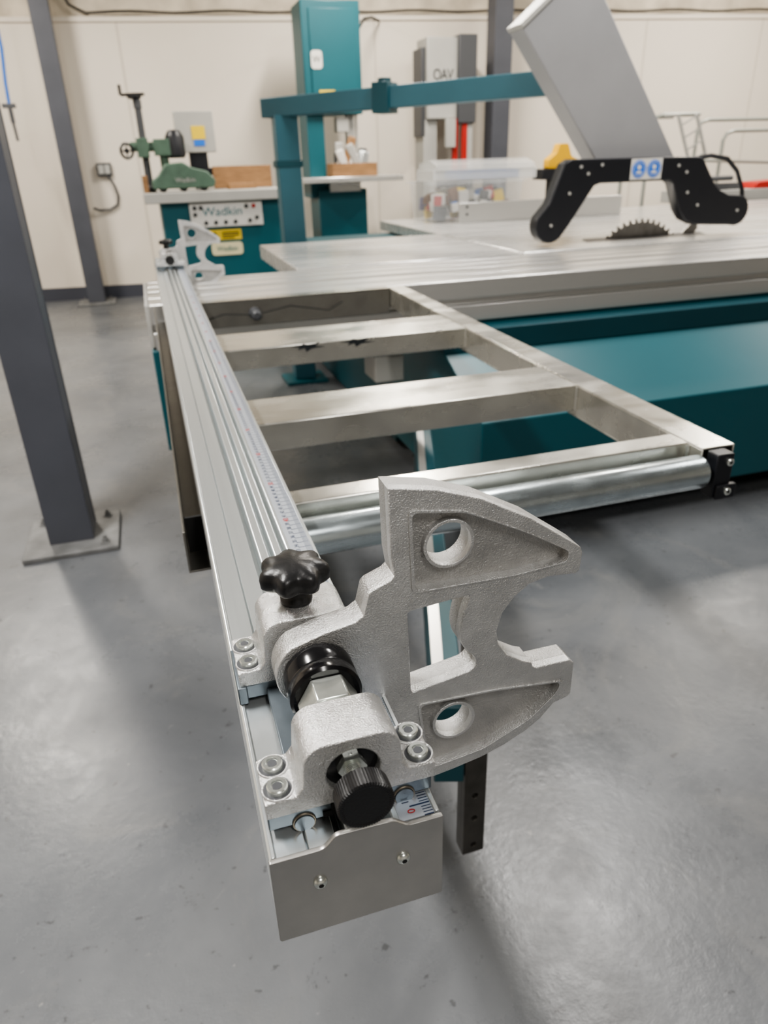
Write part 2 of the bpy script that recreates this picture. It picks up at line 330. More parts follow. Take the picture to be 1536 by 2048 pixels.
# ------------------------------------------------------------------ flip stop
AX,AZ=.063,.965
def capscrew(par,x,y,z,r=.0060):
    b=B()
    b.cyl((x,y,z-.001),(x,y,z+.0003),r*1.35,seg=28,mi=1)
    b.torus((x,y,z+.0002),(0,0,1),r*1.42,.0007,28,6,mi=2)
    b.lathe((x,y,z),(0,0,1),[(r,0),(r,.0030),(r*.9,.0036),(r*.62,.0036),(r*.56,.0026)],28)
    b.cyl((x,y,z+.0024),(x,y,z+.0029),r*.5,seg=6,mi=1)
    finish(b,'cap_screw',[BOLT,GREYD,CASTR],par)
def flipstop(dy,label):
    Y=lambda y:y+dy
    t=thing('flip_stop',label,'flip stop',(AX,Y(.36),.9336),'flip stops on the fence')
    b=B();b.box(.013,.110,Y(.289),Y(.326),.9336,.945).box(.030,.095,Y(.326),Y(.404),.9336,.9395).box(.013,.110,Y(.404),Y(.447),.9336,.945)
    b.box(.0105,.017,Y(.402),Y(.449),.9308,.945)
    finish(b,'carrier_base',CARR,t,.0008)
    b=B();b.box(.044,.054,Y(.288),Y(.289),.9345,.9385).box(.049,.054,Y(.288),Y(.289),.9385,.943);finish(b,'carrier_slot',DARKIN,t)
    b=B();b.box(.070,.080,Y(.288),Y(.289),.9345,.9385).box(.070,.075,Y(.288),Y(.289),.9385,.943);finish(b,'carrier_slot',DARKIN,t)
    for x in(.033,.0925):
        b=B();b.torus((x,Y(.2885),.9345),(0,1,0),.0062,.0007,32,6,mi=1).cyl((x,Y(.2872),.9345),(x,Y(.289),.9345),.0056,seg=28)
        finish(b,'guide_rod',[CARR,BRASS],t)
    def block(y0,y1,ztop,w,hole,name,scr):
        h=w/2;zf=.9565
        pts=[(.0125,.9445),(.0125,zf-.001),(.0145,zf),(AX-h-.005,zf),(AX-h-.001,zf+.005)]
        pts+=[(AX-h,ztop-.013)]
        for k in range(0,9):
            a=math.pi-k*math.pi/16;pts.append((AX-h+.013+.013*math.cos(a),ztop-.013+.013*math.sin(a)))
        for k in range(0,9):
            a=math.pi/2-k*math.pi/16;pts.append((AX+h-.013+.013*math.cos(a),ztop-.013+.013*math.sin(a)))
        pts+=[(AX+h+.001,zf+.005),(AX+h+.005,zf),(.1095,zf),(.1115,zf-.001),(.1115,.9445)]
        b=B();xzplate(b,pts,[circ(AX,AZ,hole,28)] if hole else [],Y(y0),Y(y1),.0010)
        bl=finish(b,name,CAST,t)
        for x,y in scr:capscrew(bl,x,Y(y),zf)
        return bl
    f=block(.287,.322,.9885,.056,.0155,'clamp_block',[(.0210,.2960),(.0210,.3135),(.1040,.2960),(.1040,.3135)])
    r=block(.404,.446,.992,.062,0,'clamp_block',[(.0208,.414),(.0208,.434),(.1045,.414),(.1045,.434)])
    b=B();b.cyl((AX,Y(.293),AZ),(AX,Y(.320),AZ),.0156,.0156,seg=32);finish(b,'bearing_bush',BLKG,f)
    b=B();pr=[(.0045,0)]
    for k in range(14):pr+=[(.0052,.0012*k+.0003),(.0042,.0012*k+.0009)]
    pr.append((.0045,.0172));b.lathe((AX,Y(.275),AZ),(0,1,0),pr,20);b.cyl((AX,Y(.2922),AZ),(AX,Y(.402),AZ),.0075,seg=24)
    b.cyl((AX,Y(.2885),AZ),(AX,Y(.2935),AZ),.0085,seg=6)
    b.cyl((AX,Y(.320),AZ),(AX,Y(.331),AZ),.0145,seg=30)
    finish(b,'threaded_spindle',BOLT,t)
    b=B();kn=lambda tt,h:1+(.022*(1 if int(tt/(2*math.pi)*120+.5)%2 else -1) if .001<h<.0135 else 0)
    b.lathe((AX,Y(.2735),AZ+.001),(0,-1,0),[(.006,-.004),(.007,0),(.0145,.0),(.0156,.0010),(.0156,.0120),(.0147,.0130),(.0135,.0130),(.0125,.0126),(.001,.0126)],120,rad=kn)
    finish(b,'knurled_knob',BLK,t,ang=24)
    b=B();b.cyl((AX,Y(.331),AZ),(AX,Y(.351),AZ),.0195,seg=6).cyl((AX,Y(.3285),AZ),(AX,Y(.331),AZ),.0162,seg=30);finish(b,'hex_nut',BOLT,t,.0010)
    b=B();b.lathe((AX,Y(.351),AZ),(0,1,0),[(.0165,.0),(.0215,0),(.0235,.0018),(.0235,.009),(.0228,.010),(.0228,.012),(.0235,.013),(.0235,.0255),(.022,.0265),(.012,.0265)],56);finish(b,'spacer_collar',BLKG,t)
    s=.95
    T=lambda l:[(x*.001*s,1.27-(1.27-z*.001)*s) for x,z in l]
    hub=[]
    hx,hz,hr=66.3,949.,29.5
    for k in range(15):
        a=math.radians(-62-k*(360-62-98+0)/14*.86);hub.append((hx+hr*math.cos(a),hz+hr*math.sin(a)))
    out=[(121,1081),(128,1080),(154,1075),(187,1063),(226,1041),(256,1019),(268,1010),(270,1005),(269,990),(266,988),(243,990),(228,987),(216,978),(207,966),(203,951),(205,938),(213,926),(228,916),(235,913),(236,909),(239,907),(269,907),(273,903),(273,872),(270,869),
      (258,866),(247,853),(235,844),(215,834),(195,827),(170,822),(150,819),(143,826),(137,846),(130,872),(120,893),(108,905),(92,914)]+hub+[(72,980),(95,984),(101,988),(105,1004),(108,1007),(121,1012),(124,1015),(122,1030)]
    win=rnd([(133,984),(181,988),(176,974),(173,956),(176,942),(186,932),(188,924),(183,919),(135,911)],[3,3,8,10,8,6,4,5,3])
    h1=circ(165,1031,16.5);h2=circ(171,871,15.5)
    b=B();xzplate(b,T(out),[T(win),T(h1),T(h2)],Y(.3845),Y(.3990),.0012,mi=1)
    rc1=rnd([(137,1061),(175,1055),(222,1031),(258,1009),(257,1001),(215,998),(139,1000)],5)
    rc2=rnd([(142,897),(205,894),(262,887),(259,877),(236,856),(196,837),(152,831),(146,862)],5)
    xzplate(b,T(out),[T(win),T(rc1),T(rc2)],Y(.3775),Y(.3855),.0008)
    for cc,ro,ri in(((165,1031),19.0,16.4),((171,871),18.0,15.4)):
        xzplate(b,T(circ(*cc,ro)),[T(circ(*cc,ri))],Y(.3800),Y(.3855),.0005)
    # raised ribs that frame each pocket
    for rc in(rc1,rc2):
        cx=sum(p[0] for p in rc)/len(rc);cz=sum(p[1] for p in rc)/len(rc)
        outer=[(cx+(x-cx)*1.045,cz+(z-cz)*1.07) for x,z in rc]
        xzplate(b,T(outer),[T(rc)],Y(.3765),Y(.3780),.0004)
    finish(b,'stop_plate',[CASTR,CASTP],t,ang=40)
    kx,ky=.0605,Y(.428)
    b=B();b.lathe((kx,ky,.9915),(0,0,1),[(.0115,0),(.0115,.004),(.010,.005),(.0095,.013),(.011,.015)],32)
    b.lathe((kx,ky,1.005),(0,0,1),[(.012,0),(.0205,.002),(.0225,.004),(.0230,.010),(.0222,.0135),(.0200,.0160),(.013,.0185),(.004,.0195)],105,rad=lambda tt,h:1+(.10*math.cos(7*tt))*(1 if .001<h<.017 else .45))
    finish(b,'star_knob',BLK,t,ang=60)
    return t
flipstop(0,'cast aluminium claw-shaped flip stop clamped at the fence end plate')
flipstop(2.52,'cast aluminium claw-shaped flip stop above the sliding table')
# ------------------------------------------------------------------ outrigger table
ZT=.868
ot=thing('outrigger_table','galvanised steel outrigger frame with cross bars carrying the fence','outrigger table',(.4,1.6,.80))
def tubebeam(b,p0,p1,w,z0,z1,th=.003,top=True):
    (xa,ya),(xb,yb)=p0,p1
    def wallb(u0,u1,a,c):
        b.hexa([(xa+u0,ya,a),(xa+u1,ya,a),(xb+u1,yb,a),(xb+u0,yb,a),(xa+u0,ya,c),(xa+u1,ya,c),(xb+u1,yb,c),(xb+u0,yb,c)])
    if top:wallb(0,w,z1-th,z1)
    wallb(0,w,z0,z0+th);wallb(0,th,z0+th,z1-(th if top else 0));wallb(w-th,w,z0+th,z1-(th if top else 0))
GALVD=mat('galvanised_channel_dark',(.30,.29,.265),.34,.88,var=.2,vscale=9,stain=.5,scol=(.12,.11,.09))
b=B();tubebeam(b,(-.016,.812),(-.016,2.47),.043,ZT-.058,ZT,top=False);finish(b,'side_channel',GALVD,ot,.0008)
b=B();tubebeam(b,(.742,.815),(.772,2.47),.058,ZT-.065,ZT);finish(b,'side_tube',GALV,ot,.0012)
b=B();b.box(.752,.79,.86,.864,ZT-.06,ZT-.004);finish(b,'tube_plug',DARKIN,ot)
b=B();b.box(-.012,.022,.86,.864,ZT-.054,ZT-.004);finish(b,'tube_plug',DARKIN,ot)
def xr(y):return .742+(y-.815)/(2.47-.815)*.03
for y0,y1 in((.846,.888),(1.177,1.326),(1.742,1.932)):
    b=B();b.box(.0275,xr(y0)-.0005,y0,y1,ZT-.052,ZT-.0005);cb_=finish(b,'cross_bar',GALV,ot,.0025)
    b=B();b.cyl((xr(y0)-.002,y0-.001,ZT-.05),(xr(y0)-.002,y0-.001,ZT-.004),.004,seg=10);finish(b,'weld_bead',GALV,ot)
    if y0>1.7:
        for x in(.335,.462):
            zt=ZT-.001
            b=B();b.prism([(x-.045,zt-.004),(x-.020,zt-.003),(x-.010,zt),(x+.002,zt-.004),(x+.030,zt),(x+.018,zt-.008),(x+.045,zt-.011),(x+.010,zt-.013),(x-.004,zt-.020),(x-.008,zt-.011),(x-.026,zt-.014),(x-.020,zt-.008)],'y',y0-.0012,y0-.0003);finish(b,'painted_reflection',INK,cb_)  # dark shapes painted on the bar front as reflections of the frame
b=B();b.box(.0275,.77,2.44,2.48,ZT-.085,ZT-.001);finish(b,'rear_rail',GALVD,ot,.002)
b=B();b.box(.0275,.77,2.438,2.482,ZT-.001,ZT+.0005);finish(b,'rear_rail_cap',GALV,ot)
b=B();b.lathe((.30,2.44,ZT-.045),(0,-1,0),[(.02,0),(.02,.008),(.012,.012),(.012,.03),(.016,.032),(.016,.05),(.010,.055)],20);finish(b,'rail_bolt',GREYD,ot)
b=B();b.tube([(.12,2.435,ZT-.06),(.2,2.43,ZT-.04),(.3,2.43,ZT-.05),(.42,2.43,ZT-.03),(.55,2.43,ZT-.055),(.6,2.43,ZT-.03)],.0015,8);finish(b,'thin_wire',CABLE,ot)
b=B();b.lathe((.055,.808,.835),(1,0,0),[(.022,0),(.0255,.001),(.0255,.679),(.024,.682),(.010,.683),(.010,.69)],48);finish(b,'support_roller',ZINC,ot)
br=B();br.box(.748,.778,.788,.812,.797,.866);br.box(.752,.787,.783,.792,.795,.818)
bk=finish(br,'roller_bracket',BLKP,ot,.002)
for z in(.853,.808):
    b=B();b.lathe((.770,.789 if z>.82 else .784,z),(0,-1,0),[(.006,0),(.006,.004),(.005,.005),(.003,.005)],24);b.cyl((.770,.7842 if z>.82 else .7792,z),(.770,.7838 if z>.82 else .7788,z),.0026,seg=6,mi=1);finish(b,'cap_screw',[BOLT,DARKIN],bk)
# ------------------------------------------------------------------ swing arm
sa=thing('swing_arm','teal painted support arm with drilled dark steel end post','support arm',(.36,.82,.12))
def beam(b,p0,p1,w,z0,z1,za0=None,za1=None,mi=0):
    p0=V((*p0,0));p1=V((*p1,0));d=(p1-p0).normalized();n=V((d.y,-d.x,0))*w/2
    za0=z0 if za0 is None else za0;za1=z1 if za1 is None else za1
    a=p0-n;e=p0+n;f=p1+n;g=p1-n
    b.hexa([(a.x,a.y,z0),(e.x,e.y,z0),(f.x,f.y,za0),(g.x,g.y,za0),(a.x,a.y,z1),(e.x,e.y,z1),(f.x,f.y,za1),(g.x,g.y,za1)],mi)
b=B();beam(b,(.335,.80),(.78,2.15),.050,.34,.50,.30,.50);finish(b,'arm_beam',TEALD,sa,.003)
b=B();beam(b,(.340,.86),(.77,2.15),.020,.5002,.5008);finish(b,'arm_top_strip',CARRT,sa)
ho=[circ(.384,z,.0055,20) for z in(.172,.238,.292)]
b=B();xzplate(b,[(.364,.152),(.404,.152),(.404,.80),(.364,.80)],ho,.80,.812,.001);b.box(.364,.404,.812,.83,.152,.80);finish(b,'drilled_post',mat('dark_steel_bar',(.085,.08,.072),.4,.6,var=.2,vscale=30),sa)
# ------------------------------------------------------------------ sliding table
st=thing('sliding_table','long brushed aluminium sliding table beside the saw bench','sliding table',(2,2.8,.716))
pr=[(2.50,.716),(2.50,.772),(2.527,.776),(2.527,.796),(2.50,.800),(2.50,.862),(2.504,.866),(2.60,.866),(2.60,.852),(2.625,.852),(2.625,.866),(2.72,.866),(2.72,.840),(2.77,.840),(2.77,.866),(2.86,.866),(2.86,.850),(2.89,.850),(2.89,.866),(2.97,.866),(2.97,.845),(3.0,.845),(3.0,.866),(3.045,.866),(3.05,.862),(3.05,.716)]
b=B();b.prism(pr,'x',-.03,5.2);finish(b,'table_extrusion',CARRT,st,.0015)
b=B();b.box(-.045,-.0305,2.51,3.04,.722,.862);finish(b,'end_cap',GREYP,st,.004)
# ------------------------------------------------------------------ panel saw
ps=thing('panel_saw','teal sliding panel saw with ground metal bench top','panel saw',(2.4,3.6,0))
b=B();b.prism([(2.52,.715),(2.42,.62),(2.08,.465),(2.08,.10),(3.06,.10),(3.06,.715)],'x',.97,5.2)
finish(b,'carriage_housing',TEAL,ps,.004)
b=B();b.prism([(2.415,.700),(2.415,.622),(2.55,.622),(2.55,.700)],'x',.965,5.2);finish(b,'housing_dark_rail',TEALD,ps,.002)  # rail in the deeper teal along the top of the slope
b=B();b.prism([(2.40,.0),(3.1,.0),(3.1,.10),(2.40,.10)],'x',1.1,5.1);finish(b,'plinth',DARKIN,ps)
b=B();b.box(-.03,.96,2.60,2.95,.60,.7155);finish(b,'carriage_beam',TEALD,ps,.004)
b=B();b.box(-.045,-.005,2.50,2.62,.36,.715);finish(b,'beam_end_bracket',TEAL,ps,.004)
b=B();b.box(1.0,4.9,3.12,5.15,.03,.80);finish(b,'cabinet',TEALD,ps,.006)
b=B();b.box(.745,.86,2.56,2.72,.50,.60);finish(b,'beam_block',GREYP,ps,.005)
b=B();b.box(1.605,5.3,3.07,5.28,.81,.872)
finish(b,'bench_top',TABLE,ps,.004)
b=B();b.box(.57,1.60,3.07,4.12,.80,.870);finish(b,'extension_table',TABLE,ps,.004)
b=B();b.prism([(3.2,.6),(3.26,.6),(3.26,.80),(3.2,.80)],'x',.62,1.02);finish(b,'extension_bracket',TEALD,ps,.003)
b=B();b.prism([(2.05,3.27),(2.75,3.27),(2.83,3.42),(2.12,3.42)],'z',.8722,.8735);finish(b,'table_insert',mat('insert_alloy',(.16,.155,.15),.4,.6),ps)
b=B();b.box(2.08,2.78,3.345,3.362,.8736,.8742);finish(b,'blade_slot',DARKIN,ps)
tee=[];R=.30;n=52
for k in range(n):
    a=2*math.pi*k/n;s_=2*math.pi/n
    for rr,da in((1,0),(.955,.03),(.935,.30),(.945,.55),(1.0,.75)):
        tee.append((2.41+R*rr*math.cos(a+da*s_),.660+R*rr*math.sin(a+da*s_)))
b=B();xzplate(b,tee,[],3.351,3.355);finish(b,'saw_blade',BLADE,ps)
b=B();b.prism(rnd([(2.66,.874),(2.74,.874),(2.76,.90),(2.74,.93),(2.72,.925)],.01),'y',3.350,3.356);finish(b,'riving_knife',BLADE,ps)
rf=thing('rip_fence','low brushed aluminium rip fence lying on the bench top','saw fence',(2.5,4.75,.872))
b=B();b.prism([(4.70,.873),(4.80,.873),(4.80,.895),(4.725,.895),(4.725,.995),(4.70,.995)],'x',1.98,3.2);finish(b,'fence_face',CARRT,rf,.002)
for z in(.925,.97):
    b=B();b.cyl((2.03,4.70,z),(2.03,4.692,z),.008);finish(b,'fence_bolt',GREYD,rf)
# ------------------------------------------------------------------ overhead guard
og=thing('overhead_blade_guard','teal gantry carrying grey extraction arm and black arched blade guard','blade guard',(.83,4.5,0))
TEALB=mat('gantry_teal_paint',(.035,.118,.152),.38,0,bump=.04,bscale=120,var=.06)
b=B();b.box(.765,.895,4.44,4.56,.02,1.50);finish(b,'gantry_post',TEALB,og,.005)
b=B();b.box(.70,.96,4.38,4.62,0,.02);finish(b,'post_foot',TEAL,og,.003)
b=B();beam(b,(.735,4.56),(1.98,3.46),.09,1.49,1.585,1.515,1.62);finish(b,'gantry_beam',TEALB,og,.005)
b=B();beam(b,(1.25,4.105),(1.32,4.043),.13,1.48,1.62);b.cyl((1.285,4.074,1.62),(1.285,4.074,1.64),.035,seg=20);finish(b,'beam_clamp',TEALD,og,.004)
b=B();b.box(.755,.905,4.435,4.565,1.24,1.275);finish(b,'post_joint',TEALD,og,.003)
P1=(1.656,1.747);P2=(2.125,1.165);P3=(2.56,1.165);P5=(1.953,1.985)
b=B();b.prism([P2,P3,P5,P1],'y',3.285,3.41);finish(b,'extraction_arm',DUCT,og,.006)
d=V((P1[0]-P2[0],P1[1]-P2[1])).normalized()*.02
b=B();b.prism([(P1[0],P1[1]),(P5[0],P5[1]),(P5[0]+d.x,P5[1]+d.y),(P1[0]+d.x,P1[1]+d.y)],'y',3.28,3.415);finish(b,'arm_end_cap',GREYP,og,.003)
GY0,GY1=3.21,3.28
foot=lambda cx,cz,r,a0,a1,n=10:[(cx+r*math.cos(math.radians(a0+(a1-a0)*k/n)),cz+r*math.sin(math.radians(a0+(a1-a0)*k/n))) for k in range(n+1)]
arch=[(2.03,1.128),(2.06,1.137),(2.44,1.137),(2.465,1.12),(2.52,1.00),(2.56,.955),(2.62,.93)]+foot(2.865,.985,.072,-110,70)+[(2.80,1.06),(2.74,1.085),(2.70,1.12),(2.62,1.225),(2.595,1.237),(1.90,1.243),(1.865,1.225),(1.80,1.06)]+foot(1.815,.965,.078,150,330)+[(1.91,.96)]
b=B();xzplate(b,arch,[],GY0,GY1,.006)
gd=finish(b,'guard_arch',BLKP,og)
b=B();b.tube([(2.58,3.24,1.225),(2.68,3.24,1.238),(2.78,3.24,1.222),(2.85,3.24,1.165),(2.90,3.24,1.08),(2.92,3.24,1.01)],.011,10);finish(b,'guard_handle',BLKP,og)
for x,z in((1.95,1.21),(1.99,1.18),(2.06,1.215),(1.90,1.10),(2.48,1.2),(2.53,1.17),(2.55,1.08),(2.62,1.02),(1.815,.965),(2.865,.985)):
    b=B();b.cyl((x,GY0+.001,z),(x,GY0-.004,z),.007,seg=16);finish(b,'guard_rivet',GREYP,gd)
b=B();b.box(2.215,2.385,GY0-.002,GY0+.0005,1.146,1.236);sk=finish(b,'safety_sticker',WHT,og)
for x in(2.259,2.341):
    b=B();b.cyl((x,GY0-.003,1.191),(x,GY0-.002,1.191),.038,seg=36);finish(b,'blue_disc',BLUE,sk)
    b=B();b.torus((x,GY0-.0035,1.191),(0,1,0),.030,.0010,28,6).cyl((x,GY0-.0045,1.199),(x,GY0-.0031,1.199),.010,seg=20).box(x-.012,x+.012,GY0-.0045,GY0-.0031,1.172,1.183);finish(b,'head_symbol',WHT,sk)
# ------------------------------------------------------------------ spindle moulder
sm=thing('spindle_moulder','teal spindle moulder with grey table and control panel','woodworking machine',(.55,6.8,0))
b=B();b.box(.14,1.12,6.52,7.15,.03,1.0);finish(b,'machine_body',TEAL,sm,.006)
b=B();b.box(.02,1.16,6.45,7.25,.995,1.075);finish(b,'machine_table',GREYP,sm,.006)
b=B();b.box(.36,.95,6.49,6.52,.80,.985);cp=finish(b,'control_panel',WHT,sm,.004)
text('Wadkin',.095,(.62,6.488,.915),TEALI,cp,sx=1.1)
for x,z,c in((.40,.95,INK),(.40,.90,INK),(.45,.95,INK),(.88,.95,RED),(.82,.95,INK),(.90,.86,INK),(.84,.84,INK),(.48,.835,INK),(.56,.835,INK),(.64,.835,INK),(.72,.835,INK)):
    b=B();b.lathe((x,6.49,z),(0,-1,0),[(.016,0),(.016,.01),(.011,.018)],20);finish(b,'control_button',c,cp)
zz=.695
b=B();b.box(.49,.76,6.515,6.52,zz,zz+.08);ys=finish(b,'warning_sticker',YELS,sm)
b=B();b.prism([(.505,zz+.008),(.575,zz+.008),(.54,zz+.068)],'y',6.512,6.5145);finish(b,'warning_triangle',INK,ys)
b=B();b.box(.60,.74,6.512,6.5145,zz+.05,zz+.06).box(.60,.74,6.512,6.5145,zz+.03,zz+.04).box(.60,.70,6.512,6.5145,zz+.012,zz+.02);o=finish(b,'sticker_text',INK,ys);o['kind']='stuff'
b=B();xzplate(b,rnd([(.50,.575),(.76,.575),(.76,.675),(.50,.675)],.03),[],6.51,6.52);wp=finish(b,'name_badge',mat('pale_yellow_badge',(.72,.66,.42),.5),sm)
text('Wadkin',.055,(.63,6.508,.625),TEALI,wp)
b=B();b.box(.62,1.12,6.9,6.94,1.076,1.25);finish(b,'fence_board',WOOD,sm,.003)
b=B();b.box(.03,.07,6.5,6.68,1.076,1.20);finish(b,'fence_board',WOOD,sm,.003)
b=B();b.box(.70,.95,6.66,6.72,1.076,1.12,mx=Matrix.Translation((.8,6.7,0))@Matrix.Rotation(.3,4,'Z')@Matrix.Translation((-.8,-6.7,0)));finish(b,'fence_board',WOOD,sm,.003)
eb=thing('electrical_box','light grey metal enclosure with yellow and blue labels on black stand','electrical box',(.5,7.0,1.076))
b=B();b.box(.36,.68,6.98,7.12,1.36,1.67);finish(b,'enclosure',GREYP,eb,.006)
b=B();b.box(.45,.60,7.0,7.1,1.24,1.36).box(.42,.74,6.97,7.15,1.18,1.24).box(.47,.57,7.0,7.1,1.076,1.18);finish(b,'stand',BLKP,eb,.004)
b=B();b.box(.49,.60,6.975,6.98,1.46,1.56);finish(b,'yellow_label',YELS,eb)
b=B();b.box(.50,.59,6.975,6.98,1.41,1.455);finish(b,'blue_label',BLUE,eb)
pf=thing('power_feeder','green power feeder with vertical post, crank and handwheel','power feeder',(.15,6.7,1.077))
b=B();b.lathe((.085,6.75,1.077),(0,0,1),[(.05,0),(.05,.03),(.028,.05),(.026,.60),(.032,.60),(.032,.66),(.012,.67),(.010,.70)],24);finish(b,'feeder_post',GREYD,pf)
b=B();b.tube([(-.03,6.75,1.77),(.07,6.75,1.775),(.15,6.75,1.775)],.011,10).cyl((-.03,6.75,1.77),(-.03,6.75,1.84),.012).lathe((.07,6.75,1.74),(0,0,1),[(.03,0),(.055,.01),(.055,.03),(.02,.035)],20);finish(b,'crank_handle',BLK,pf)
b=B();b.cyl((-.02,6.72,1.41),(.40,6.72,1.40),.035).box(.03,.12,6.67,6.80,1.33,1.47).box(.16,.32,6.66,6.80,1.34,1.46);b.cyl((.23,6.73,1.24),(.23,6.73,1.35),.035);finish(b,'feeder_arm',GREEN,pf,.004)
b=B();b.torus((-.05,6.64,1.38),(.6,-1,0),.052,.011,32,8).cyl((-.05,6.66,1.38),(-.05,6.60,1.38),.02).box(-.055,-.045,6.635,6.645,1.33,1.43).box(-.10,.0,6.635,6.645,1.375,1.385);finish(b,'handwheel',BLK,pf)
b=B();b.lathe((.33,6.72,1.32),(0,0,1),[(.06,0),(.075,.02),(.075,.15),(.06,.18),(.045,.20),(.02,.205)],24);finish(b,'feeder_motor',BLKP,pf)
b=B();b.prism(rnd([(.10,1.10),(.58,1.10),(.60,1.15),(.54,1.22),(.42,1.25),(.36,1.29),(.22,1.28),(.16,1.20),(.10,1.16)],.02),'y',6.48,6.66);fb=finish(b,'feeder_body',GREEN,pf,.01,3)
text('Wadkin',.05,(.36,6.478,1.16),GREYP,fb)
for x in(.18,.34,.50):
    b=B();b.cyl((x,6.50,1.114),(x,6.64,1.114),.037,seg=24);finish(b,'feed_wheel',BLK,pf)
# ------------------------------------------------------------------ band saw
bs=thing('band_saw','tall teal bandsaw with grey table by the wall','bandsaw',(1.85,7.4,0))
b=B();b.box(1.535,2.06,7.2,7.6,1.64,2.50);finish(b,'upper_wheel_case',TEAL,bs,.01)
b=B();b.box(1.54,1.70,7.25,7.6,.95,1.66);finish(b,'spine',TEAL,bs,.008)
b=B();b.box(1.60,2.07,7.2,7.6,.03,1.02);finish(b,'lower_wheel_case',TEAL,bs,.01)
b=B();b.box(1.42,2.36,6.95,7.65,1.085,1.13);b.box(1.7,2.0,7.15,7.5,1.0,1.085);finish(b,'saw_table',TABLE,bs,.005)
b=B();b.box(1.60,2.02,7.185,7.2,1.70,2.44);finish(b,'case_door',TEAL,bs,.006)
b=B();b.box(1.92,2.0,7.3,7.36,1.33,1.66).box(1.82,1.93,7.24,7.36,1.50,1.62).box(2.01,2.03,7.3,7.32,1.13,1.66);finish(b,'blade_guide',GREYP,bs,.004)
b=B();b.box(1.985,1.99,7.33,7.345,1.12,1.66);finish(b,'saw_band',BOLT,bs)
b=B();xzplate(b,rnd([(1.60,1.99),(1.70,1.99),(1.70,2.13),(1.60,2.13)],.03),[],7.18,7.186);bd=finish(b,'name_badge',WHT,bs)
text('W',.07,(1.65,7.179,2.06),INK,bd)
b=B();b.box(1.66,1.80,7.18,7.186,1.70,1.83);finish(b,'yellow_label',YELS,bs)
b=B();b.tube([(2.06,7.5,2.2),(2.14,7.5,2.35),(2.2,7.55,2.42),(2.35,7.8,2.47),(2.5,8.05,2.48)],.012,8);finish(b,'power_cable',CABLE,bs)
cr=thing('wooden_crate','small wooden crate of guards and fittings on the bandsaw table','crate',(1.9,7.15,1.131))
b=B();b.box(1.70,2.12,7.0,7.02,1.131,1.24).box(1.70,2.12,7.22,7.24,1.131,1.24).box(1.70,1.72,7.02,7.22,1.131,1.24).box(2.10,2.12,7.02,7.22,1.131,1.24).box(1.72,2.10,7.02,7.22,1.131,1.145);finish(b,'crate_box',WOOD,cr,.002)
for k in range(12):
    x=1.77+random.random()*.28;y=7.08+random.random()*.08;b=B()
    b.box(x-.035,x+.035,y-.03,y+.03,1.15,1.28+random.random()*.2,mx=Matrix.Translation((x,y,1.2))@Matrix.Rotation(random.uniform(-.5,.5),4,'Y')@Matrix.Translation((-x,-y,-1.2)));finish(b,'metal_fitting',random.choice([WHT,GREYP,ALU,GREYD,WOOD]),cr,.012)
# ------------------------------------------------------------------ grey cabinet
gc=thing('extraction_cabinet','tall light grey machine cabinet with dark side and logo','machine cabinet',(3.0,7.6,0))
b=B();b.box(2.78,3.09,7.45,7.75,1.60,2.28);c1=finish(b,'front_cover',GREYP,gc,.01)
b=B();b.box(3.09,3.28,7.42,7.75,1.56,2.30).box(2.74,2.78,7.5,7.75,1.45,2.2);finish(b,'side_housing',GREYD,gc,.008)
text('OAV',.13,(2.94,7.446,1.97),INK,c1,sx=.8,sp=.9)
b=B();b.box(2.76,2.90,7.5,7.75,.05,1.60);finish(b,'pillar',GREYP,gc,.006)
b=B();b.box(2.90,3.3,7.5,7.75,.02,1.1);finish(b,'lower_cabinet',GREYD,gc,.006)
b=B();b.box(2.96,3.06,7.40,7.45,1.35,1.60).box(3.2,3.26,7.45,7.5,1.1,1.56);finish(b,'slide_bracket',GREYP,gc,.004)
for x in(3.05,3.15):
    b=B();b.box(x,x+.05,7.44,7.49,1.10,1.60);finish(b,'red_guide_rail',RED,gc,.003)
# ------------------------------------------------------------------ storage boxes
cb=thing('storage_box','clear plastic storage box with mixed hardware on the bench top','storage box',(2.2,5.0,.873))
def openbox(b,x0,x1,y0,y1,z0,z1,t=.004,flare=.02):
    b.hexa([(x0,y0,z0),(x1,y0,z0),(x1,y1,z0),(x0,y1,z0),(x0,y0,z0+t),(x1,y0,z0+t),(x1,y1,z0+t),(x0,y1,z0+t)])
    q=[(x0,y0),(x1,y0),(x1,y1),(x0,y1)];cx,cy=(x0+x1)/2,(y0+y1)/2
    for i in range(4):
        a=q[i];c=q[(i+1)%4]
        def o(p,f,inn):return (p[0]+(f-inn)*(1 if p[0]>cx else -1),p[1]+(f-inn)*(1 if p[1]>cy else -1))
        A,Bq,C,D=o(a,0,0),o(c,0,0),o(c,0,t),o(a,0,t);E,Fq,G,Hq=o(a,flare,0),o(c,flare,0),o(c,flare,t),o(a,flare,t)
        b.hexa([(*A,z0+t),(*Bq,z0+t),(*C,z0+t),(*D,z0+t),(*E,z1),(*Fq,z1),(*G,z1),(*Hq,z1)])
b=B();openbox(b,1.84,2.48,4.86,5.22,.874,1.12);b.box(1.80,2.52,4.82,4.86,1.105,1.12).box(1.80,2.52,5.22,5.26,1.105,1.12);finish(b,'box_shell',CLR,cb,.003)
BROWN=mat('brown_card',(.16,.07,.03),.6);PUR=mat('purple_fabric',(.08,.07,.18),.7)
